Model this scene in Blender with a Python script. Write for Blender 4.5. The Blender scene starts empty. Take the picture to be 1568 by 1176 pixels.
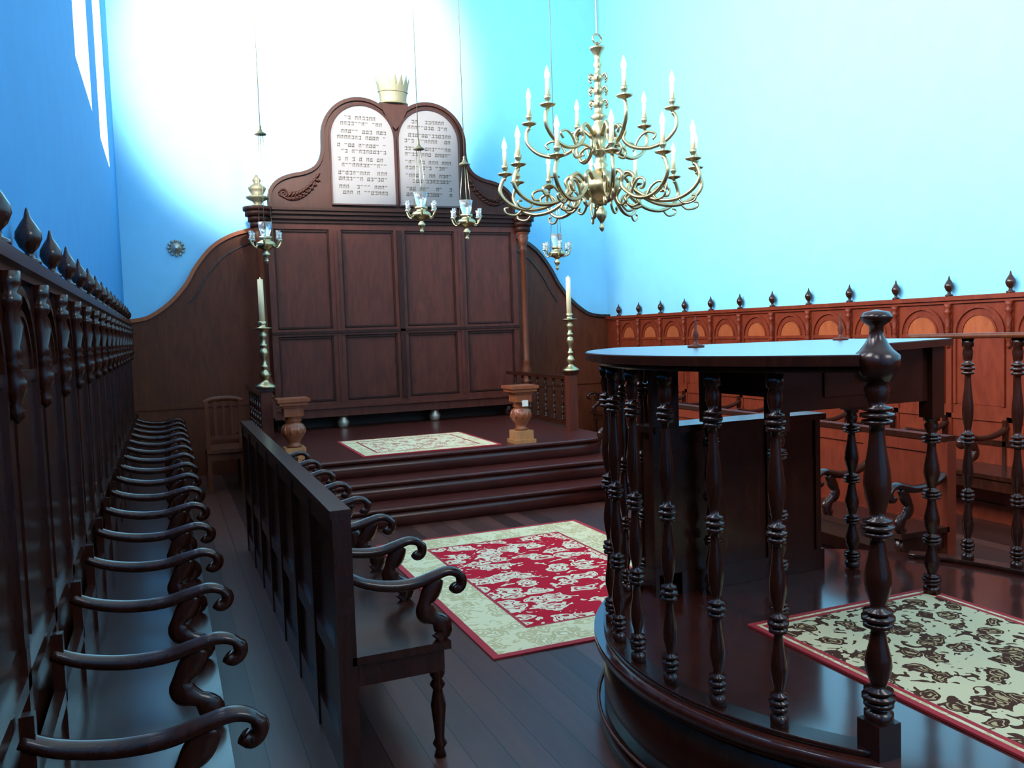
import bpy, bmesh, math, random
from mathutils import Vector, Matrix
random.seed(7)
S=bpy.context.scene
try: S.view_settings.view_transform='Standard'
except Exception: pass

# ---------------------------------------------------------------- materials
def newmat(name):
    m=bpy.data.materials.new(name); m.use_nodes=True
    nt=m.node_tree; b=nt.nodes['Principled BSDF']; return m,nt,b
def L(nt,a,b): nt.links.new(a,b)
def ramp(nt,fac,stops,interp='LINEAR'):
    r=nt.nodes.new('ShaderNodeValToRGB'); r.color_ramp.interpolation=interp
    e=r.color_ramp.elements
    e[0].position=stops[0][0]; e[0].color=(*stops[0][1],1)
    e[1].position=stops[1][0]; e[1].color=(*stops[1][1],1)
    for p,c in stops[2:]:
        x=e.new(p); x.color=(*c,1)
    L(nt,fac,r.inputs[0]); return r.outputs[0]
def wood(name,c1,c2,rough=.3,scale=(6,6,1.2),coat=0.0,spec=.35,coatr=.12):
    m,nt,b=newmat(name)
    tc=nt.nodes.new('ShaderNodeTexCoord'); mp=nt.nodes.new('ShaderNodeMapping'); mp.inputs['Scale'].default_value=scale
    L(nt,tc.outputs['Object'],mp.inputs[0])
    n=nt.nodes.new('ShaderNodeTexNoise'); n.inputs['Scale'].default_value=3; n.inputs['Detail'].default_value=5; n.inputs['Distortion'].default_value=1.2
    L(nt,mp.outputs[0],n.inputs['Vector'])
    L(nt,ramp(nt,n.outputs['Fac'],[(.3,c1),(.7,c2)]),b.inputs['Base Color'])
    b.inputs['Roughness'].default_value=rough
    b.inputs['Specular IOR Level'].default_value=spec
    b.inputs['Coat Weight'].default_value=coat; b.inputs['Coat Roughness'].default_value=coatr
    return m
def plain(name,c,rough=.5,metal=0,emit=0,noise=.08):
    m,nt,b=newmat(name)
    n=nt.nodes.new('ShaderNodeTexNoise'); n.inputs['Scale'].default_value=6
    tc=nt.nodes.new('ShaderNodeTexCoord'); L(nt,tc.outputs['Object'],n.inputs['Vector'])
    d=tuple(x*(1-noise) for x in c)
    L(nt,ramp(nt,n.outputs['Fac'],[(.35,d),(.65,c)]),b.inputs['Base Color'])
    b.inputs['Roughness'].default_value=rough; b.inputs['Metallic'].default_value=metal
    if emit:
        b.inputs['Emission Color'].default_value=(*c,1); b.inputs['Emission Strength'].default_value=emit
    return m
def plank(name,c1,c2,c3,width=.14,rough=.28):
    m,nt,b=newmat(name)
    tc=nt.nodes.new('ShaderNodeTexCoord'); sx=nt.nodes.new('ShaderNodeSeparateXYZ'); L(nt,tc.outputs['Object'],sx.inputs[0])
    def mth(op,a,bv=None):
        k=nt.nodes.new('ShaderNodeMath'); k.operation=op
        if isinstance(a,(int,float)): k.inputs[0].default_value=a
        else: L(nt,a,k.inputs[0])
        if bv is not None:
            if isinstance(bv,(int,float)): k.inputs[1].default_value=bv
            else: L(nt,bv,k.inputs[1])
        return k.outputs[0]
    q=mth('DIVIDE',sx.outputs[0],width); fl=mth('FLOOR',q); fr=mth('FRACT',q)
    wn=nt.nodes.new('ShaderNodeTexWhiteNoise'); wn.noise_dimensions='1D'; L(nt,fl,wn.inputs['W'])
    mp=nt.nodes.new('ShaderNodeMapping'); mp.inputs['Scale'].default_value=(14,1.0,1); L(nt,tc.outputs['Object'],mp.inputs[0])
    n=nt.nodes.new('ShaderNodeTexNoise'); n.inputs['Scale'].default_value=2; n.inputs['Detail'].default_value=5; L(nt,mp.outputs[0],n.inputs['Vector'])
    s=mth('MULTIPLY',mth('ADD',wn.outputs['Value'],n.outputs['Fac']),.5)
    col=ramp(nt,s,[(.25,c1),(.75,c2)])
    gap=mth('LESS_THAN',fr,.035)
    mx=nt.nodes.new('ShaderNodeMixRGB'); L(nt,gap,mx.inputs[0]); L(nt,col,mx.inputs[1]); mx.inputs[2].default_value=(*c3,1)
    L(nt,mx.outputs[0],b.inputs['Base Color']); b.inputs['Roughness'].default_value=rough
    b.inputs['Specular IOR Level'].default_value=.34
    bp=nt.nodes.new('ShaderNodeBump'); bp.inputs['Strength'].default_value=.4; bp.inputs['Distance'].default_value=.004; bp.invert=True
    L(nt,gap,bp.inputs['Height']); L(nt,bp.outputs[0],b.inputs['Normal'])
    return m
def floral(name,bg,c1,c2,scale=5,thr=.42,eth=.6,escale=2.6,stretch=(1,1,1)):
    m,nt,b=newmat(name)
    tc0=nt.nodes.new('ShaderNodeTexCoord')
    mp=nt.nodes.new('ShaderNodeMapping'); mp.inputs['Scale'].default_value=stretch; L(nt,tc0.outputs['Object'],mp.inputs[0])
    co_=mp.outputs[0]
    n=nt.nodes.new('ShaderNodeTexNoise'); n.inputs['Scale'].default_value=scale*1.6; n.inputs['Detail'].default_value=2
    L(nt,co_,n.inputs['Vector'])
    va=nt.nodes.new('ShaderNodeVectorMath'); va.operation='SCALE'; L(nt,n.outputs['Color'],va.inputs[0]); va.inputs['Scale'].default_value=1.1/scale
    vb=nt.nodes.new('ShaderNodeVectorMath'); vb.operation='ADD'; L(nt,co_,vb.inputs[0]); L(nt,va.outputs[0],vb.inputs[1])
    v=nt.nodes.new('ShaderNodeTexVoronoi'); v.inputs['Scale'].default_value=scale; v.voronoi_dimensions='2D'; L(nt,vb.outputs[0],v.inputs['Vector'])
    col=ramp(nt,v.outputs['Distance'],[(0,c2),(thr*.25,c1),(thr*.55,c2),(thr*.68,c1),(thr,bg)],'CONSTANT')
    e=nt.nodes.new('ShaderNodeTexNoise'); e.inputs['Scale'].default_value=scale*escale; e.inputs['Detail'].default_value=1; e.inputs['Distortion'].default_value=1.5
    L(nt,co_,e.inputs['Vector'])
    r2=ramp(nt,e.outputs['Fac'],[(0,(0,0,0)),(eth,(1,1,1))],'CONSTANT')
    mx=nt.nodes.new('ShaderNodeMixRGB'); L(nt,r2,mx.inputs[0]); L(nt,col,mx.inputs[1]); mx.inputs[2].default_value=(*c1,1)
    L(nt,mx.outputs[0],b.inputs['Base Color']); b.inputs['Roughness'].default_value=.95; b.inputs['Specular IOR Level'].default_value=.1
    return m

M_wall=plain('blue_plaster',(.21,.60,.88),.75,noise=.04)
M_wall_shaded=plain('shaded_blue_plaster',(.035,.26,.56),.75,noise=.05)  # same wall paint; the left wall's shade is put into the colour
M_ceil=plain('ceiling_paint',(.55,.68,.75),.8)
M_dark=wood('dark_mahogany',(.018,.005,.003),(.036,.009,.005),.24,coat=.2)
M_red=wood('ark_mahogany',(.060,.014,.009),(.100,.024,.014),.42,scale=(5,5,1),spec=.25)
M_head=wood('headboard_mahogany',(.020,.006,.004),(.032,.009,.006),.5,scale=(5,5,1),spec=.2)
M_wing=wood('wing_mahogany',(.075,.018,.007),(.12,.031,.012),.45,scale=(5,5,1),spec=.25)
M_orange=wood('lit_mahogany',(.12,.018,.008),(.18,.030,.012),.42,scale=(1,5,1.5),spec=.25)  # mahogany of the right side, brightened to orange as if lit
M_orange2=wood('lit_mahogany_pale',(.24,.058,.020),(.33,.085,.03),.42,scale=(1,5,1.5),spec=.25)  # paler arch fill, with the same lit glow painted into its colour
M_trimw=wood('orange_edge',(.26,.07,.025),(.36,.10,.035),.4)
M_step=wood('step_wood',(.045,.010,.008),(.085,.018,.014),.30,scale=(1.2,6,6),coat=.1)
M_floor=plank('floor_planks',(.038,.014,.011),(.10,.036,.027),(.006,.004,.004),.14,.35)
M_plat=wood('bimah_floor_wood',(.035,.008,.006),(.06,.013,.009),.14,coat=.5)
M_board=wood('polished_board',(.05,.02,.02),(.07,.03,.028),.34,coat=1.0,spec=1.0,coatr=.32)
M_brass=plain('brass',(.48,.40,.22),.33,1.0)
M_crown=plain('aged_brass',(.17,.16,.10),.55,.5)
M_silver=plain('pale_metal',(.55,.52,.42),.38,.8)
M_cand=plain('candle_wax',(.80,.68,.42),.5)
M_bulb=plain('bulb_glass',(.95,.93,.85),.25,0,.5)
M_white=plain('stone_tablet',(.135,.137,.145),.6,noise=.04)
M_ink=plain('engraved_letters',(.066,.064,.060),.7)
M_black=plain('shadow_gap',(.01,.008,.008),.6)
M_pane=plain('daylight_pane',(.97,.98,1.0),.5,0,6)
M_jamb=plain('window_jamb_white',(.9,.95,1.0),.6)
M_rugr=floral('red_floral',(.46,.010,.026),(.74,.58,.40),(.42,.02,.03),5.2,.39,.63,1.9,(1,1.25,1))
M_rugb=floral('cream_border',(.70,.59,.36),(.54,.42,.22),(.74,.64,.43),6,.4,.6)
M_rugs=floral('cream_small',(.72,.60,.38),(.45,.16,.10),(.74,.64,.43),7,.26,.61)
M_redge=plain('rug_edge_red',(.38,.02,.03),.95)
M_rugc=floral('cream_floral_dark',(.64,.54,.33),(.07,.028,.018),(.46,.33,.17),8.6,.36,.60,1.8)
M_cord=plain('cord',(.62,.66,.62),.6)
M_glass=plain('clear_glass',(.85,.93,.95),.08); 
g=M_glass.node_tree.nodes['Principled BSDF']; g.inputs['Transmission Weight'].default_value=.85
M_label=plain('paper_label',(.8,.75,.65),.7)
M_pale=wood('pale_plinth',(.34,.14,.05),(.48,.22,.09),.4)
M_cop=wood('copper_wood',(.19,.05,.02),(.28,.085,.035),.32,coat=.2)

# ---------------------------------------------------------------- mesh builder
class MB:
    def __init__(s): s.v=[];s.f=[];s.m=[];s.sm=[];s.mats=[]
    def mi(s,mat):
        if mat not in s.mats: s.mats.append(mat)
        return s.mats.index(mat)
    def add(s,vs,fs,mat,smooth=False):
        o=len(s.v); s.v+= [tuple(v) for v in vs]; k=s.mi(mat)
        for f in fs: s.f.append([i+o for i in f]); s.m.append(k); s.sm.append(smooth)
    def box(s,x0,x1,y0,y1,z0,z1,mat):
        x0,x1=sorted((x0,x1));y0,y1=sorted((y0,y1));z0,z1=sorted((z0,z1))
        s.add([(x0,y0,z0),(x1,y0,z0),(x1,y1,z0),(x0,y1,z0),(x0,y0,z1),(x1,y0,z1),(x1,y1,z1),(x0,y1,z1)],
          [(0,3,2,1),(4,5,6,7),(0,1,5,4),(1,2,6,5),(2,3,7,6),(3,0,4,7)],mat)
    def prism(s,poly,plane,d0,d1,mat,smooth=False):
        n=len(poly)
        def P(u,v,w): return {'XZ':(u,w,v),'XY':(u,v,w),'YZ':(w,u,v)}[plane]
        vs=[P(u,v,d0) for u,v in poly]+[P(u,v,d1) for u,v in poly]
        s.add(vs,[tuple(range(n)),tuple(range(2*n-1,n-1,-1))],mat)
        o=len(s.v)-2*n; k=s.mi(mat)
        for i in range(n):
            j=(i+1)%n; s.f.append([o+i,o+n+i,o+n+j,o+j]); s.m.append(k); s.sm.append(smooth)
    def lathe(s,prof,loc,mat,seg=14,axis='Z'):
        x,y,z=loc; vs=[];fs=[]
        for r,h in prof:
            r=max(r,.0005)
            for i in range(seg):
                a=2*math.pi*i/seg
                if axis=='Z': vs.append((x+r*math.cos(a),y+r*math.sin(a),z+h))
                elif axis=='Y': vs.append((x+r*math.cos(a),y+h,z+r*math.sin(a)))
                else: vs.append((x+h,y+r*math.cos(a),z+r*math.sin(a)))
        n=len(prof)
        for k in range(n-1):
            for i in range(seg):
                j=(i+1)%seg; fs.append((k*seg+i,k*seg+j,(k+1)*seg+j,(k+1)*seg+i))
        fs.append(tuple(range(seg-1,-1,-1))); fs.append(tuple(range((n-1)*seg,n*seg)))
        s.add(vs,fs,mat,True)
    def tube(s,pts,r,B,mat,seg=8,ry=None,square=False):
        pts=[Vector(p) for p in pts]; B=Vector(B).normalized(); n=len(pts)
        if not isinstance(r,(list,tuple)): r=[r]*n
        if square: seg=4
        vs=[];fs=[]
        for i,p in enumerate(pts):
            T=(pts[min(i+1,n-1)]-pts[max(i-1,0)]).normalized(); N=T.cross(B).normalized()
            rr=r[i]; rb=rr if ry is None else ry
            for k in range(seg):
                a=2*math.pi*(k+(.5 if square else 0))/seg; q=1.414 if square else 1
                vs.append(p+N*rr*q*math.cos(a)+B*rb*q*math.sin(a))
        for i in range(n-1):
            for k in range(seg):
                j=(k+1)%seg; fs.append((i*seg+k,i*seg+j,(i+1)*seg+j,(i+1)*seg+k))
        fs.append(tuple(range(seg-1,-1,-1))); fs.append(tuple(range((n-1)*seg,n*seg)))
        s.add(vs,fs,mat,not square)
    def obj(s,name,bevel=0):
        me=bpy.data.meshes.new(name); me.from_pydata(s.v,[],s.f)
        for m in s.mats: me.materials.append(m)
        for p,k,q in zip(me.polygons,s.m,s.sm): p.material_index=k; p.use_smooth=q
        bm=bmesh.new(); bm.from_mesh(me); bmesh.ops.recalc_face_normals(bm,faces=bm.faces); bm.to_mesh(me); bm.free()
        o=bpy.data.objects.new(name,me); S.collection.objects.link(o)
        if bevel:
            b=o.modifiers.new('bevel','BEVEL'); b.width=bevel; b.segments=2; b.limit_method='ANGLE'; b.angle_limit=math.radians(50)
        return o
def cr(pts,k=5):
    P=[Vector(p) for p in pts]; out=[]
    for i in range(len(P)-1):
        a=P[max(i-1,0)];b=P[i];c=P[i+1];d=P[min(i+2,len(P)-1)]
        for j in range(k):
            t=j/k; out.append(.5*((2*b)+(c-a)*t+(2*a-5*b+4*c-d)*t*t+(3*b-a-3*c+d)*t**3))
    out.append(P[-1]); return out
def mkbal():
    p=[(0,1.1),(.035,1.1),(.04,.7)]
    cl=[.075,.30,.555,.865]; 
    def ring(c): return [(c-.026,.55),(c-.022,1.12),(c-.012,1.12),(c-.009,.68),(c-.006,.68),(c-.003,1.25),(c+.007,1.25),(c+.010,.68),(c+.013,.68),(c+.016,1.1),(c+.024,1.1),(c+.028,.55)]
    for i,c in enumerate(cl):
        p+=ring(c)
        nx=cl[i+1]-.026 if i<3 else None
        if nx:
            s=c+.028; d=nx-s
            p+=[(s+d*.08,.62),(s+d*.25,.92),(s+d*.38,1.02),(s+d*.52,.95),(s+d*.75,.68),(s+d*.93,.55)]
    p+=[(.91,.8),(.94,.95),(.96,.7),(.965,1.05),(1,1.05)]
    return p
BAL=mkbal()
def balprof(h,r): return [(k*r,f*h) for f,k in BAL]

# ---------------------------------------------------------------- room
XL,XR,YB,YF,ZC=-.39,5.91,10.6,-3.0,7.0
def simple(name,x0,x1,y0,y1,z0,z1,mat):
    b=MB(); b.box(x0,x1,y0,y1,z0,z1,mat); return b.obj(name)
simple('floor',XL-.4,XR+.2,YF-.2,YB+.2,-.1,0,M_floor)
simple('ceiling',XL-.4,XR+.2,YF-.2,YB+.2,ZC,ZC+.1,M_ceil)
simple('wall_back',XL-.4,XR+.2,YB,YB+.2,0,ZC,M_wall)
simple('wall_front',XL-.4,XR+.2,YF-.2,YF,0,ZC,M_wall)
simple('wall_right',XR,XR+.2,YF,YB,0,ZC,M_wall)
wins=[(7.87,9.17),(5.7,7.0),(3.5,4.8),(1.2,2.5),(-1.2,.1)]
zs,zt=3.33,6.2
b=MB(); b.box(XL-.4,XL,YF,YB,0,zs,M_wall_shaded); b.box(XL-.4,XL,YF,YB,zt,ZC,M_wall_shaded)
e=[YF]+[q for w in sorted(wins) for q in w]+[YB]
for i in range(0,len(e),2): b.box(XL-.4,XL,e[i],e[i+1],zs,zt,M_wall_shaded)
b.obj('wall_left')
for i,(y0,y1) in enumerate(wins):
    b=MB()
    def sx(z): return XL-.012-(z-zs)*.10
    pane=[(sx(zs),zs),(sx(zt),zt),(sx(zt)-.02,zt),(sx(zs)-.02,zs)]
    b.prism(pane,'XZ',y0+.02,y1-.02,M_pane)
    for ya,yb in ((y0,y0+.02),(y1-.02,y1)):
        b.prism([(XL,zs),(XL,zt),(sx(zt)-.03,zt),(sx(zs)-.03,zs)],'XZ',ya,yb,M_jamb)
    for k in range(1,4):
        yy=y0+(y1-y0)*k/4
        b.prism([(sx(zs)+.01,zs),(sx(zt)+.01,zt),(sx(zt)-.01,zt),(sx(zs)-.01,zs)],'XZ',yy-.015,yy+.015,M_jamb)
    b.obj('window_%d'%(i+1))

# ---------------------------------------------------------------- wainscots
FIN=[(.030,0),(.030,.012),(.014,.02),(.012,.035),(.026,.05),(.036,.075),(.034,.095),(.020,.12),(.010,.135),(.004,.16),(.001,.165)]
COL=[(.002,-.36),(.012,-.345),(.016,-.33),(.008,-.31),(.018,-.29),(.022,-.26),(.012,-.23),(.020,-.22),(.012,-.21),(.020,-.20),(.013,-.18),(.022,-.13),(.013,-.09),(.022,-.075),(.022,-.06),(.014,-.05),(.022,-.03),(.022,0)]
def wainscot(name,xw,d,y0,y1,first,pitch,zt,mb,ma):
    b=MB(); X=lambda s:xw+d*s
    b.box(X(0),X(.035),y0,y1,0,zt-.03,mb)
    b.box(X(.0),X(.075),y0,y1,zt-.035,zt,M_dark if d>0 else mb)
    b.box(X(.0),X(.055),y0,y1,zt-.06,zt-.035,mb)
    b.box(X(.0),X(.05),y0,y1,.78,.82,mb)
    b.box(X(.0),X(.05),y0,y1,0,.14,mb)
    ys=[]; y=first
    while y<y1: ys.append(y); y+=pitch
    for y in ys:
        b.box(X(.035),X(.05),y-.025,y+.025,.14,zt-.06,mb)
        b.lathe([(r*1.25,h) for r,h in COL],(X(.062),y,zt-.06),mb,10)
        b.lathe(FIN,(X(.045),y,zt),M_dark,12)
    for y in ys[:-1]:
        yc=y+pitch/2; R=pitch/2-.055; zc=zt-.09-R
        arc=[(yc+R*math.cos(t*math.pi/14),zc+R*math.sin(t*math.pi/14)) for t in range(15)]
        b.prism(arc+[(yc-R,.9),(yc+R,.9)],'YZ',X(.033),X(.039),mb)
        b.prism([(yc+(R-.07)*math.cos(t*math.pi/14),zc+(R-.07)*math.sin(t*math.pi/14)) for t in range(15)],'YZ',X(.038),X(.043),ma)
        b.tube([(X(.042),yc+R,.9)]+[(X(.042),u,v) for u,v in arc]+[(X(.042),yc-R,.9)],.012,(1,0,0),mb,square=True)
        b.tube([(X(.042),yc+(R-.06)*math.cos(t*math.pi/14),zc+(R-.06)*math.sin(t*math.pi/14)) for t in range(15)],.008,(1,0,0),mb,square=True)
        b.box(X(.035),X(.05),yc-R,yc+R,zc-.03,zc,mb)
    return b.obj(name)
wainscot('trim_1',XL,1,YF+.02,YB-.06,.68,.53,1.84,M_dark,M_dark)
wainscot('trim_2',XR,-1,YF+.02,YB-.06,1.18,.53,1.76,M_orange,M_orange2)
# back wall wings
lc=[(-.39,1.86),(-.22,1.875),(-.086,1.928),(.11,2.074),(.285,2.278),(.404,2.482),(.597,2.713),(.825,2.85),(1.055,2.92)]
lc=[(p.x,p.y) for p in cr([(a,c,0) for a,c in lc],4)]
for k,side in enumerate((1,-1)):
    b=MB()
    pts=[(u,v) if side==1 else (5.40-u if u>-.38 else XR,v-(.09*(1-min(1,max(0,(u+.39)/1.4))))) for u,v in lc]
    xe=1.2 if side==1 else 4.2
    poly=pts+[(xe,2.92),(xe,0),(pts[0][0],0)]
    b.prism(poly,'XZ',YB-.055,YB-.001,M_wing)
    b.tube([(u,YB-.06,v) for u,v in pts],.022,(0,1,0),M_dark if side==-1 else M_trimw,square=True,ry=.03)
    ins=[]
    for i,(u,v) in enumerate(pts):
        if i<14: continue
        ins.append((u+side*.10,YB-.062,v-.13))
    b.tube(ins,.008,(0,1,0),M_dark,square=True)
    b.box(min(pts[0][0],xe),max(pts[0][0],xe),YB-.075,YB-.055,.82,.87,M_wing)
    b.obj('trim_%d'%(k+3))

# ---------------------------------------------------------------- ark
A0,A1,AY=1.16,4.25,9.95; AC=2.705
b=MB()
b.box(A0,A1,AY+.03,YB-.06,.70,3.0,M_red)
b.box(A0-.02,A1+.02,AY-.02,YB-.06,.66,.76,M_red)
b.box(A0-.01,A1+.01,AY-.05,AY,.76,.79,M_red)
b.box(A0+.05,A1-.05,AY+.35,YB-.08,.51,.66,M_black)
for x in (1.35,1.95,3.1,4.1): b.lathe([(.05,0),(.06,.02),(.075,.07),(.05,.11),(.06,.15)],(x,AY+.1,.51),M_silver if x in(1.95,3.1) else M_dark,14)
W=(A1-A0)/4
for i in range(4):
    x0=A0+i*W; x1=x0+W
    for z0,z1 in ((.84,1.62),(1.70,2.86)):
        b.box(x0,x0+.07,AY,AY+.03,z0,z1,M_red); b.box(x1-.07,x1,AY,AY+.03,z0,z1,M_red)
        t=[(x0+.08,AY+.02,z0+.02),(x1-.08,AY+.02,z0+.02),(x1-.08,AY+.02,z1-.02),(x0+.08,AY+.02,z1-.02)]
        for j in range(4):
            p,q=t[j],t[(j+1)%4]; b.tube([p,q],.010,(0,1,0),M_head,square=True,ry=.014)
b.box(A0,A1,AY,AY+.03,.79,.84,M_red)
b.box(A0,A1,AY-.006,AY+.03,1.62,1.70,M_red); b.box(A0,A1,AY-.02,AY,1.645,1.675,M_head)
b.box(A0,A1,AY,AY+.03,2.86,3.0,M_red)
for x in (A0+W,A0+3*W): b.box(x-.018,x+.018,AY-.012,AY,.84,2.86,M_red)
b.box(AC-.03,AC+.03,AY-.02,AY,.84,2.86,M_head)
for (z0,z1,o) in ((2.93,2.97,.03),(2.97,3.02,.07),(3.02,3.06,.11),(3.06,3.09,.14)):
    b.box(A0-o,A1+o,AY-o,YB-.06,z0,z1,M_head)
for x in (1.075,4.325):
    b.box(x-.08,x+.08,AY-.12,AY+.05,.70,.92,M_red)
    b.lathe([(.07,.92),(.075,.95),(.05,.98),(.065,1.03),(.07,1.1),(.045,1.18),(.055,1.2),(.042,1.23),(.042,1.8),(.036,2.62),(.05,2.64),(.04,2.66),(.05,2.70),(.075,2.80),(.06,2.81),(.085,2.84),(.085,2.86)],(x,AY-.04,0),M_wing,16)
    for r_,z0,z1 in ((.10,2.86,2.93),(.12,2.93,2.99),(.15,2.99,3.05),(.17,3.05,3.09)):
        b.lathe([(r_,z0),(r_,z1)],(x,AY-.04,0),M_head,24)
    if x<2: b.lathe([(.07,3.09),(.08,3.11),(.04,3.13),(.06,3.16),(.12,3.19),(.13,3.21),(.06,3.23),(.09,3.28),(.10,3.31),(.05,3.35),(.03,3.37),(.05,3.39),(.01,3.46)],(x,AY-.02,0),M_crown,16)
half=[(1.50,3.09),(1.505,3.20),(1.47,3.32),(1.38,3.41),(1.25,3.465),(1.10,3.50),(.98,3.56),(.91,3.65),(.875,3.77),(.87,3.93)]
half=[(p.x,p.y) for p in cr([(a,c,0) for a,c in half],3)]
arc=[(.415+.455*math.cos(t),3.93+.455*math.sin(t)) for t in [math.pi*i/24 for i in range(1,22)]]
arc=[p for p in arc if p[0]>.10]
hh=half+arc
poly=[(AC-u,v) for u,v in hh]+[(AC,4.16)]+[(AC+u,v) for u,v in reversed(hh)]
b.prism(poly,'XZ',AY-.02,AY+.05,M_head)
for sg in (-1,1):
    b.tube([(AC+sg*u,AY-.02,v) for u,v in hh],.020,(0,1,0),M_head,square=True,ry=.03)
    R=.385; cx=AC+sg*.405
    t=[(cx+R*math.cos(math.pi*i/28),3.93+R*math.sin(math.pi*i/28)) for i in range(29)]
    b.prism(t+[(cx-R,3.15),(cx+R,3.15)],'XZ',AY-.05,AY-.02,M_white)
    full=[(cx+R,3.15)]+t+[(cx-R,3.15),(cx+R,3.15)]
    b.tube([(u,AY-.045,v) for u,v in full],.011,(0,1,0),M_dark,square=True,ry=.02)
    z=4.14; row=0
    while z>3.20:
        dz=max(0,z+.05-3.93); hw=math.sqrt(max(.01,R*R-dz*dz))-.08
        if z<3.95: hw=.30
        x=cx-hw
        while x<cx+hw-.02:
            if random.random()>.15:
                w_=.030; yy=AY-.053
                k=random.randint(0,4)
                b.box(x,x+w_,yy,AY-.05,z+.030,z+.040,M_ink)
                if k!=1: b.box(x+w_-.009,x+w_,yy,AY-.05,z,z+.040,M_ink)
                if k in(0,3): b.box(x,x+w_,yy,AY-.05,z,z+.008,M_ink)
                if k in(2,4,3): b.box(x,x+.009,yy,AY-.05,z,z+.028,M_ink)
            x+=.042
        row+=1; z-=.068 if row%2 else .092
    cxx=AC+sg*1.18; zz=3.28
    sp=[(cxx+sg*.16+sg*.055*(1-i/22)*math.cos(i*.55),AY-.03,zz-.02+.055*(1-i/22)*math.sin(i*.55)) for i in range(20)]
    b.tube(sp,.010,(0,1,0),M_head,6)
    b.tube(cr([(cxx+sg*.215,AY-.03,zz-.03),(cxx+sg*.08,AY-.03,zz-.09),(cxx-sg*.06,AY-.03,zz-.05),(cxx-sg*.17,AY-.03,zz+.06),(cxx-sg*.2,AY-.03,zz+.16)]),.012,(0,1,0),M_head,6)
    for i in range(9):
        a=i/8; px=cxx+sg*(.12-.32*a); pz=zz-.07+.22*a*a
        for s2 in (-1,1):
            b.tube([(px,AY-.03,pz),(px-sg*.035,AY-.04,pz+s2*.03+.02),(px-sg*.065,AY-.03,pz+s2*.045+.03)],[.008,.018,.002],(0,1,0),M_head,6,ry=.012)
b.prism([(AC-.17,4.36),(AC+.17,4.36),(AC+.15,4.28),(AC+.07,4.12),(AC,4.05),(AC-.07,4.12),(AC-.15,4.28)],'XZ',AY-.06,AY+.06,M_head)
cy=AY; n=32; 
def ringpt(r,z,i): a=2*math.pi*i/n; return (AC+r*math.cos(a),cy+r*.6*math.sin(a),z)
vs=[];fs=[]
for (r,z) in ((.16,4.36),(.165,4.44),(.19,4.56)):
    for i in range(n): vs.append(ringpt(r,z,i))
for i in range(n): 
    z=4.70 if i%2==0 else 4.585
    vs.append(ringpt(.22 if i%2==0 else .19,z,i))
for k in range(3):
    for i in range(n): j=(i+1)%n; fs.append((k*n+i,k*n+j,(k+1)*n+j,(k+1)*n+i))
b.add(vs,fs,M_crown,False)
b.tube([ringpt(.167,4.37,i) for i in range(n+1)],.012,(0,0,1),M_crown,6)
b.tube([ringpt(.178,4.50,i) for i in range(n+1)],.008,(0,0,1),M_crown,6)
b.obj('torah_ark')

# ---------------------------------------------------------------- platform + steps
def rr(x0,x1,yf,yb,R):
    p=[(x0,yb)]
    for i in range(9): a=math.pi+ (math.pi/2)*i/8; p.append((x0+R+R*math.cos(a),yf+R+R*math.sin(a)))
    for i in range(9): a=1.5*math.pi+(math.pi/2)*i/8; p.append((x1-R+R*math.cos(a),yf+R+R*math.sin(a)))
    p.append((x1,yb)); return p
b=MB()
for i,(x0,x1,yf,R) in enumerate(((.76,4.45,6.72,.45),(.765,4.3,7.02,.40),(.77,4.15,7.32,.35))):
    z0=.17*i; z1=.17*(i+1)
    b.prism(rr(x0+.03,x1-.03,yf+.03,YB-.08,R),'XY',z0,z1-.035,M_step,True)
    b.prism(rr(x0,x1,yf,YB-.08,R),'XY',z1-.035,z1,M_step,True)
b.obj('ark_platform_steps')

# ---------------------------------------------------------------- rugs
def rug(name,x0,x1,y0,y1,z,bw,ew,mf,mb2,me):
    b=MB(); t=.008
    def frame(a,c,mat,zz):
        (X0,X1,Y0,Y1),(x0_,x1_,y0_,y1_)=a,c
        b.box(X0,X1,Y0,y0_,z,zz,mat); b.box(X0,X1,y1_,Y1,z,zz,mat); b.box(X0,x0_,y0_,y1_,z,zz,mat); b.box(x1_,X1,y0_,y1_,z,zz,mat)
    q=lambda w:(x0+w,x1-w,y0+w,y1-w)
    frame(q(0),q(ew),me,z+t); frame(q(ew),q(ew+bw),mb2,z+t)
    frame(q(ew+bw),q(ew+bw+.02),me,z+t)
    i=q(ew+bw+.02); b.box(*i,z,z+t,mf); return b.obj(name)
rug('floral_rug',1.40,3.1,3.73,6.2,.001,.27,.04,M_rugr,M_rugb,M_redge)
rug('floral_rug',2.11,3.09,1.45,2.70,.381,.015,.025,M_rugc,M_rugb,M_redge)
rug('floral_rug',1.6,2.95,7.42,8.65,.511,.13,.03,M_rugs,M_rugb,M_redge)

# ---------------------------------------------------------------- benches
def arm(b,X,y,Ln,z0,mat,w=.026):
    pr=[(0,.745),(.14,.710),(.36,.685),(.58,.682),(.76,.700),(.88,.712),(.97,.702),(1.02,.675),(1.01,.650),(.97,.640),(.94,.652)]
    path=cr([(X(f*Ln),y,z-.0+z0) for f,z in pr],4); n=len(path)
    rs=[.019+.004*math.sin(i/n*6) if i<n*.65 else .021 for i in range(n)]
    b.tube(path,rs,(0,1,0),mat,8,ry=w)
    sp=cr([(X(.80*Ln),y,.69+z0),(X(.73*Ln),y,.64+z0),(X(.67*Ln),y,.60+z0),(X(.69*Ln),y,.56+z0),(X(.79*Ln),y,.53+z0),(X(.84*Ln),y,.49+z0),(X(.78*Ln),y,.455+z0)],4)
    b.tube(sp,[.024+.014*abs(math.sin(i*.42)) for i in range(len(sp))],(0,1,0),mat,8,ry=.018)
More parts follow.
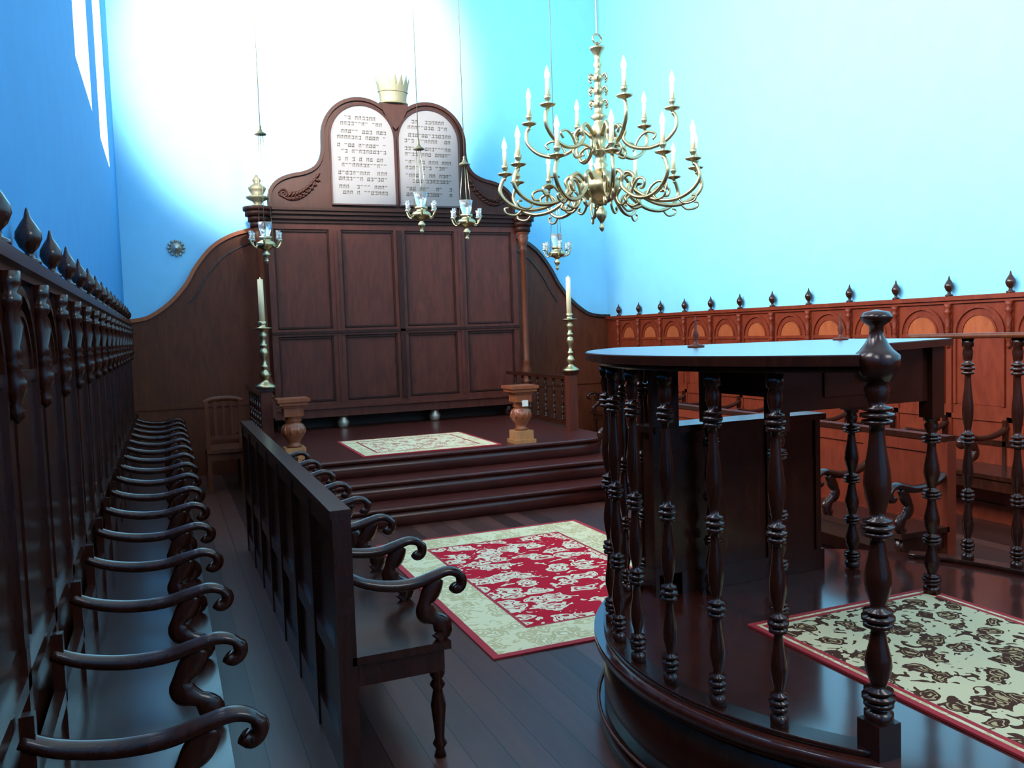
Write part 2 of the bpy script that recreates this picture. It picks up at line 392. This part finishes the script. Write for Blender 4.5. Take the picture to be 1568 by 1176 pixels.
LEG=[(.024,0),(.016,.03),(.028,.05),(.018,.07),(.022,.12),(.030,.20),(.018,.26),(.030,.28),(.018,.30),(.030,.32),(.030,.42)]
def bench(name,xb,d,y0,n,pitch,Ln,sd,zb,free,mat,matb=None):
    b=MB(); X=lambda s:xb+d*s; y1=y0+n*pitch; matb=matb or mat
    b.box(X(0),X(sd),y0-.03,y1+.03,.425,.455,mat)
    b.box(X(sd-.045),X(sd-.02),y0,y1,.34,.425,mat)
    for yy in (y0,y1): b.box(X(0.02),X(sd-.03),yy-.012,yy+.012,.34,.425,mat)
    for i in range(n+1):
        y=y0+i*pitch
        arm(b,X,y,Ln,0,mat)
        if i in(0,n) or i%2==0: b.lathe(LEG,(X(sd-.045),y+(.02 if i==0 else -.02 if i==n else 0),0),mat,12)
    if free:
        b.box(X(-.03),X(0),y0,y1,.12,zb-.02,matb)
        b.box(X(-.055),X(.02),y0-.02,y1+.02,zb-.03,zb,mat)
        for zz0,zz1 in ((.0,.14),(.40,.47),(zb-.10,zb-.03)):
            b.box(X(-.045),X(.012),y0,y1,zz0,zz1,matb)
        for i in range(n+1):
            y=y0+i*pitch; b.box(X(-.05),X(.016),y-.03,y+.03,0,zb-.03,matb)
    else:
        b.box(X(0),X(.02),y0,y1,.455,.60,matb)
        b.box(X(0),X(.03),y0,y1,.60,.64,mat)
        for i in range(n+1):
            y=y0+i*pitch; b.box(X(0),X(.03),y-.015,y+.015,.3,.80,mat)
    return b.obj(name,0)
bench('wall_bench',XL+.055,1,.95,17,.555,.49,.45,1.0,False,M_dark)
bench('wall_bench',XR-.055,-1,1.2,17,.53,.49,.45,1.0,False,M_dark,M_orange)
bench('pew_bench',.56,1,2.95,7,.52,.42,.37,.99,True,M_dark)
bench('pew_bench',3.90,-1,3.28,6,.53,.40,.35,.95,True,M_dark,M_orange)

b=MB()
for x in (.38,.71):
    b.box(x-.02,x+.02,9.28,9.32,0,.96,M_wing); b.box(x-.02,x+.02,9.72,9.76,0,.45,M_wing)
b.tube(cr([(.35,9.30,.955),(.42,9.30,.985),(.545,9.30,.995),(.67,9.30,.985),(.74,9.30,.955)],4),.028,(0,1,0),M_wing,8,ry=.022)
b.box(.36,.73,9.26,9.76,.42,.46,M_wing); b.box(.38,.71,9.29,9.31,.56,.60,M_wing); b.box(.38,.71,9.29,9.31,.34,.42,M_wing)
for k in range(1,4): b.box(.38+.0825*k-.014,.38+.0825*k+.014,9.292,9.308,.59,.97,M_wing)
b.obj('spindle_back_chair')

# ---------------------------------------------------------------- platform railings
def railing(name,x,y0,y1):
    b=MB(); z=.51
    b.box(x-.035,x+.035,y0,y1,1.06,1.10,M_dark); b.box(x-.025,x+.025,y0,y1,.58,.61,M_dark)
    n=int((y1-y0)/.2)
    for i in range(1,n): b.lathe(balprof(.45,.018),(x,y0+(y1-y0)*i/n,.61),M_dark,10)
    b.box(x-.05,x+.05,y0-.05,y0+.05,z,1.12,M_red); b.box(x-.065,x+.065,y0-.065,y0+.065,1.12,1.15,M_dark)
    b.obj(name)
railing('platform_railing',.85,8.0,9.75); railing('platform_railing',4.0,8.0,9.75)
CS=[(.085,0),(.09,.02),(.07,.04),(.04,.06),(.025,.09),(.035,.11),(.05,.14),(.03,.18),(.02,.21),(.032,.225),(.032,.24),(.018,.26),(.022,.32),(.04,.38),(.03,.42),(.018,.44),(.034,.455),(.034,.47),(.018,.49),(.024,.54),(.036,.58),(.018,.61),(.03,.63),(.075,.645),(.078,.655),(.03,.66),(.028,.69),(.038,.72),(.03,.725)]
for x in (.85,4.0):
    b=MB(); b.lathe([(r*1.05,h*.85) for r,h in CS],(x,8.0,1.15),M_brass,20); b.lathe([(.026,.60),(.025,1.0),(.006,1.005),(.004,1.02)],(x,8.0,1.15),M_cand,12); b.obj('brass_candlestick')
def newel(x,y):
    b=MB(); z=.51
    b.box(x-.11,x+.11,y-.11,y+.11,z,z+.035,M_pale); b.box(x-.09,x+.09,y-.09,y+.09,z+.035,z+.12,M_pale)
    b.lathe([(.06,.12),(.075,.135),(.05,.15),(.06,.18),(.095,.23),(.105,.28),(.09,.32),(.06,.345),(.08,.36),(.06,.375),(.075,.39),(.075,.40)],(x,y,z),M_cop,20)
    b.box(x-.085,x+.085,y-.085,y+.085,z+.40,z+.48,M_cop); 
    for k,(o,za,zb_) in enumerate(((.10,.48,.50),(.125,.50,.53),(.14,.53,.56))): b.box(x-o,x+o,y-o,y+o,z+za,z+zb_,M_cop)
    for a in range(10):
        t=2*math.pi*a/10; b.lathe([(.002,0),(.02,.02),(.02,.05),(.002,.09)],(x+.09*math.cos(t),y+.09*math.sin(t),z+.23),M_cop,8)
    if x>2: b.box(x-.03,x+.03,y-.122,y-.116,z+.36,z+.42,M_label); b.box(x-.03,x+.03,y-.12,y-.085,z+.40,z+.405,M_label)
    b.obj('carved_newel_pedestal')
newel(1.03,7.62); newel(3.19,7.5)

# ---------------------------------------------------------------- bimah
CX,CY,ZP=2.6,2.45,.38
def cp(R,deg): a=math.radians(deg); return (CX+R*math.cos(a),CY+R*math.sin(a))
b=MB()
circ=lambda R,n=96:[cp(R,360*i/n) for i in range(n)]
b.prism(circ(1.13),'XY',0,ZP-.035,M_dark,True)
b.prism(circ(1.165),'XY',ZP-.035,ZP,M_plat,True)
b.prism(circ(1.15),'XY',0,.08,M_dark,True)
b.tube([(*cp(1.155,360*i/96),.085) for i in range(97)],.007,(0,0,1),M_red,8)
b.tube([(*cp(1.14,360*i/96),ZP-.05) for i in range(97)],.01,(0,0,1),M_red,8)
RB=1.09
def arcrail(d0,d1,R,z0,z1,w,mat,n=40):
    o=[cp(R+w,d0+(d1-d0)*i/n) for i in range(n+1)]; q=[cp(R-w,d0+(d1-d0)*i/n) for i in range(n+1)]
    b.prism(o+q[::-1],'XY',z0,z1,mat,True)
arcrail(118,222,RB,ZP,ZP+.02,.035,M_dark); arcrail(-75,38,RB,ZP,ZP+.025,.035,M_dark)
arcrail(118,222,RB,1.455,1.475,.03,M_dark); arcrail(-75,38,RB,1.49,1.515,.045,M_wing)
angs=[207.5-11*i for i in range(9)]
for a in angs: b.lathe(balprof(1.06,.0245),(*cp(RB,a),ZP+.01),M_dark,16)
for a in [24,12.5,1,-11,-23,-35,-47,-59]: b.lathe(balprof(1.10,.0255),(*cp(RB,a),ZP+.01),M_dark,16)
for a in (222,118,-75):
    x,y=cp(RB,a)
    if a==118: b.lathe(balprof(1.07,.035),(x,y,ZP),M_dark,18); continue
    b.box(x-.04,x+.04,y-.04,y+.04,ZP,ZP+.10,M_dark)
    b.lathe(balprof(1.0,.036),(x,y,ZP+.09),M_dark,20)
    b.lathe([(.040,1.43),(.058,1.465),(.062,1.475),(.062,1.50),(.045,1.515),(.030,1.535),(.019,1.555),(.019,1.58),(.036,1.592),(.042,1.601),(.042,1.607),(.034,1.618),(.012,1.622),(.002,1.625)],(x,y,0),M_dark,12)
pl=[cp(1.17,220-2.6*i) for i in range(39)]+[(2.2,3.32),(3.12,3.2),(3.12,2.58),(2.45,2.36),(2.05,1.99)]
b.prism(pl,'XY',1.475,1.503,M_dark)
pl2=[cp(1.165,220-2.6*i) for i in range(39)]+[(2.2,3.315),(3.115,3.195),(3.115,2.585),(2.45,2.365),(2.055,2.0)]
b.prism(pl2,'XY',1.503,1.506,M_board)
b.obj('bimah')
b=MB()
for x,y in ((2.24,2.66),(3.06,2.64),(3.06,3.10),(2.24,3.10)):
    b.lathe(balprof(.79,.032),(x,y,ZP+.009),M_dark,16); b.box(x-.035,x+.035,y-.035,y+.035,1.165,1.474,M_dark)
b.box(2.24,3.06,2.63,2.66,1.24,1.474,M_dark); b.box(2.24,3.06,3.09,3.12,1.3,1.474,M_dark)
b.box(2.22,2.25,2.66,3.10,1.3,1.474,M_dark); b.box(3.05,3.08,2.64,3.10,1.24,1.474,M_dark)
b.box(2.45,2.85,2.622,2.63,1.29,1.44,M_dark); b.lathe([(.01,0),(.01,-.015),(.018,-.025),(.002,-.035)],(2.65,2.622,1.365),M_brass,12,'Y')
b.obj('reading_desk')
b=MB()
b.box(2.02,2.93,3.18,3.32,ZP+.001,1.12,M_dark); b.box(1.99,2.96,3.16,3.34,1.12,1.15,M_dark); b.box(2.0,2.95,3.17,3.33,ZP+.001,ZP+.1,M_dark)
b.box(1.98,2.12,3.17,3.20,ZP+.001,1.474,M_dark)
for i in range(4): 
    x=2.02+i*.293; b.box(x,x+.03,3.168,3.18,ZP+.1,1.12,M_dark)
b.obj('low_cabinet')
for (x,y) in ((2.03,2.9),(2.9,3.0)):
    b=MB(); b.lathe([(.035,0),(.035,.008),(.01,.014),(.008,.03),(.014,.05),(.006,.07),(.004,.11),(.001,.13)],(x,y,1.507),M_red,14); b.obj('candle_pricket')

# ---------------------------------------------------------------- chandelier
b=MB(); cx,cy=2.6,4.7
b.lathe([(0,2.206),(.010,2.215),(.018,2.235),(.008,2.255),(.014,2.27),(.032,2.30),(.036,2.33),(.018,2.355),(.012,2.37),(.05,2.39),(.10,2.42),(.135,2.47),(.13,2.52),(.09,2.56),(.045,2.59),(.035,2.60),(.05,2.62),(.035,2.64),(.03,2.68),(.055,2.70),(.055,2.72),(.03,2.74),(.05,2.79),(.06,2.84),(.035,2.88),(.03,2.90),(.055,2.92),(.03,2.94),(.028,2.98),(.045,3.0),(.028,3.02),(.025,3.06),(.045,3.08),(.025,3.10),(.022,3.14),(.045,3.16),(.022,3.18),(.018,3.22),(.03,3.24),(.018,3.26),(.022,3.30),(.045,3.335),(.05,3.345),(.01,3.35),(.006,3.38)],(cx,cy,0),M_brass,24)
def candle(x,y,z,s=1):
    b.lathe([(.006,-.02),(.012,-.01),(.042,0),(.05,.008),(.012,.01),(.010,.025),(.020,.04),(.022,.06),(.015,.062)],(x,y,z),M_brass,14)
    b.lathe([(.013,.055),(.013,.15)],(x,y,z),M_cand,10)
    b.lathe([(.009,.15),(.017,.17),(.017,.185),(.010,.21),(.001,.235)],(x,y,z),M_bulb,10)
def chandarms(n,off,rh,zh,prof):
    for i in range(n):
        a=2*math.pi*i/n+off; c,s_=math.cos(a),math.sin(a)
        b.tube(cr([(cx+r*c,cy+r*s_,z) for r,z in prof],5),.0125,(-s_,c,0),M_brass,8)
        r,z=prof[-1]; candle(cx+r*c,cy+r*s_,z+.02)
chandarms(12,.13,.1,2.5,[(.10,2.50),(.17,2.56),(.22,2.53),(.21,2.47),(.26,2.42),(.36,2.37),(.48,2.36),(.58,2.40),(.635,2.47),(.62,2.54),(.60,2.56)])
for i in range(12):
    a=2*math.pi*i/12+.13; c,s_=math.cos(a),math.sin(a)
    b.tube(cr([(cx+r*c,cy+r*s_,z) for r,z in [(.30,2.395),(.33,2.45),(.38,2.48),(.43,2.46),(.42,2.42),(.39,2.42)]],4),.009,(-s_,c,0),M_brass,6)
    b.tube(cr([(cx+r*c,cy+r*s_,z) for r,z in [(.2,2.45),(.16,2.40),(.2,2.35),(.25,2.36),(.24,2.39)]],4),.009,(-s_,c,0),M_brass,6)
    b.tube(cr([(cx+r*c,cy+r*s_,z) for r,z in [(.50,2.365),(.54,2.33),(.60,2.34),(.61,2.37),(.585,2.375)]],4),.007,(-s_,c,0),M_brass,6)
chandarms(6,.35,.05,2.8,[(.05,2.80),(.12,2.86),(.16,2.82),(.15,2.77),(.20,2.72),(.30,2.70),(.40,2.73),(.47,2.80),(.475,2.87),(.455,2.90)])
for i in range(6):
    a=2*math.pi*i/6+.35; c,s_=math.cos(a),math.sin(a)
    b.tube(cr([(cx+r*c,cy+r*s_,z) for r,z in [(.22,2.715),(.25,2.77),(.30,2.80),(.35,2.78),(.33,2.75)]],4),.008,(-s_,c,0),M_brass,6)
    a+=math.pi/6; c,s_=math.cos(a),math.sin(a)
    b.tube(cr([(cx+r*c,cy+r*s_,z) for r,z in [(.03,2.70),(.10,2.75),(.17,2.72),(.16,2.67),(.12,2.68)]],4),.009,(-s_,c,0),M_brass,6)
for zz in (3.0,3.08,3.16):
    for i in range(6):
        a=2*math.pi*i/6; c,s_=math.cos(a),math.sin(a)
        b.tube(cr([(cx+r*c,cy+r*s_,z) for r,z in [(.02,zz),(.05,zz+.02),(.065,zz-.005),(.05,zz-.02)]],3),.006,(-s_,c,0),M_brass,5)
b.tube([(cx+.03*math.cos(t*.5),cy,3.40+.03*math.sin(t*.5)) for t in range(14)],.006,(0,1,0),M_brass,6)
b.lathe([(.006,3.42),(.006,ZC)],(cx,cy,0),M_cord,8)
b.obj('brass_chandelier')

# ---------------------------------------------------------------- hanging lamps
def lamp(x,y,z,s,zc):
    b=MB()
    b.lathe([(.001,-.20),(.012,-.19),(.020,-.17),(.010,-.15),(.025,-.13),(.036,-.11),(.016,-.085),(.026,-.07),(.07,-.05),(.09,-.02),(.075,0),(.04,.015),(.055,.03),(.06,.05)],(x,y,z),M_brass,18)
    b.lathe([(.035,.05),(.04,.06),(.055,.12),(.065,.18)],(x,y,z),M_glass,14)
    for i in range(6):
        a=2*math.pi*i/6+.3; c,s_=math.cos(a),math.sin(a)
        b.tube(cr([(x+q*c,y+q*s_,z+h) for q,h in [(.07,-.02),(.10,-.05),(.13,-.03),(.145,.01),(.135,.02)]],3),.008,(-s_,c,0),M_brass,6)
        b.lathe([(.004,0),(.022,.01),(.025,.02),(.016,.022),(.018,.06),(.023,.085)],(x+.138*c,y+.138*s_,z+.01),M_glass if i%2 else M_silver,8)
    for i in range(3):
        a=2*math.pi*i/3+.3; c,s_=math.cos(a),math.sin(a)
        b.tube([(x+.075*c,y+.075*s_,z),(x+.02*c,y+.02*s_,zc)],.003,(-s_,c,0),M_brass,5)
    b.lathe([(.055,-.01),(.05,0),(.02,.02),(.01,.05),(.014,.06),(.002,.08)],(x,y,zc),M_crown,14)
    b.lathe([(.004,.06),(.004,ZC-zc)],(x,y,zc),M_crown,6)
    b.obj('hanging_oil_lamp')
lamp(.92,8.0,2.49,1,3.47)
lamp(2.26,7.5,2.72,1,3.30); lamp(2.70,7.5,2.66,1,3.18); lamp(3.88,8.0,2.42,1,3.2)
b=MB(); x,z=.2,2.70
b.lathe([(.07,0),(.065,-.02),(.04,-.035),(.03,-.05),(.002,-.06)],(x,YB-.001,z),M_silver,24,'Y')
for i in range(12):
    a=2*math.pi*i/12; b.lathe([(.002,-.03),(.018,-.02),(.018,-.01),(.01,0)],(x+.085*math.cos(a),YB-.001,z+.085*math.sin(a)),M_silver,8,'Y')
b.obj('wall_rosette')

# ---------------------------------------------------------------- lights
def area(name,loc,rot,sx_,sy_,p,col=(1,1,1),spread=180):
    l=bpy.data.lights.new(name,'AREA'); l.shape='RECTANGLE'; l.size=sx_; l.size_y=sy_; l.energy=p; l.color=col; l.spread=math.radians(spread)
    o=bpy.data.objects.new(name,l); o.location=loc; o.rotation_euler=rot; S.collection.objects.link(o); return o
for i,(y0,y1) in enumerate(wins):
    area('window_daylight_%d'%i,(XL+.06,(y0+y1)/2,4.8),(0,-math.pi/2,0),2.6,1.2,150,(1,.93,.84),120)
def spot(name,loc,tgt,ang,p,blend,col,rad=.2):
    l=bpy.data.lights.new(name,'SPOT'); l.energy=p; l.spot_size=math.radians(ang); l.spot_blend=blend; l.color=col; l.shadow_soft_size=rad
    o=bpy.data.objects.new(name,l); o.location=loc; o.rotation_euler=(Vector(tgt)-Vector(loc)).to_track_quat('-Z','Y').to_euler(); S.collection.objects.link(o)
spot('flood_lamp',(.9,3.5,6.3),(1.72,10.6,5.0),37,8500,.40,(1,.88,.76),.2)
area('rear_fill_light',(3.5,YF+.1,4.5),(math.radians(75),0,0),2.5,2.5,210,(1,.86,.70))  # added warm fill from behind the camera, no actual window there
w=bpy.data.worlds.new('world'); S.world=w; w.use_nodes=True
w.node_tree.nodes['Background'].inputs[0].default_value=(.5,.7,1,1); w.node_tree.nodes['Background'].inputs[1].default_value=.3

# ---------------------------------------------------------------- camera
cam=bpy.data.cameras.new('camera'); cam.sensor_width=36; cam.lens=36*1280/1568; cam.clip_start=.05
co=bpy.data.objects.new('camera',cam); S.collection.objects.link(co)
R=Vector((.9224,-.3846,-.0338)); U=Vector((.0555,.0454,.9973)); F=Vector((.3821,.9219,-.0632))
R.normalize(); F=(F-R*F.dot(R)).normalized(); U=R.cross(F)
m=Matrix((R,U,-F)).transposed().to_4x4(); m.translation=Vector((0,0,1.6)); co.matrix_world=m
S.camera=co
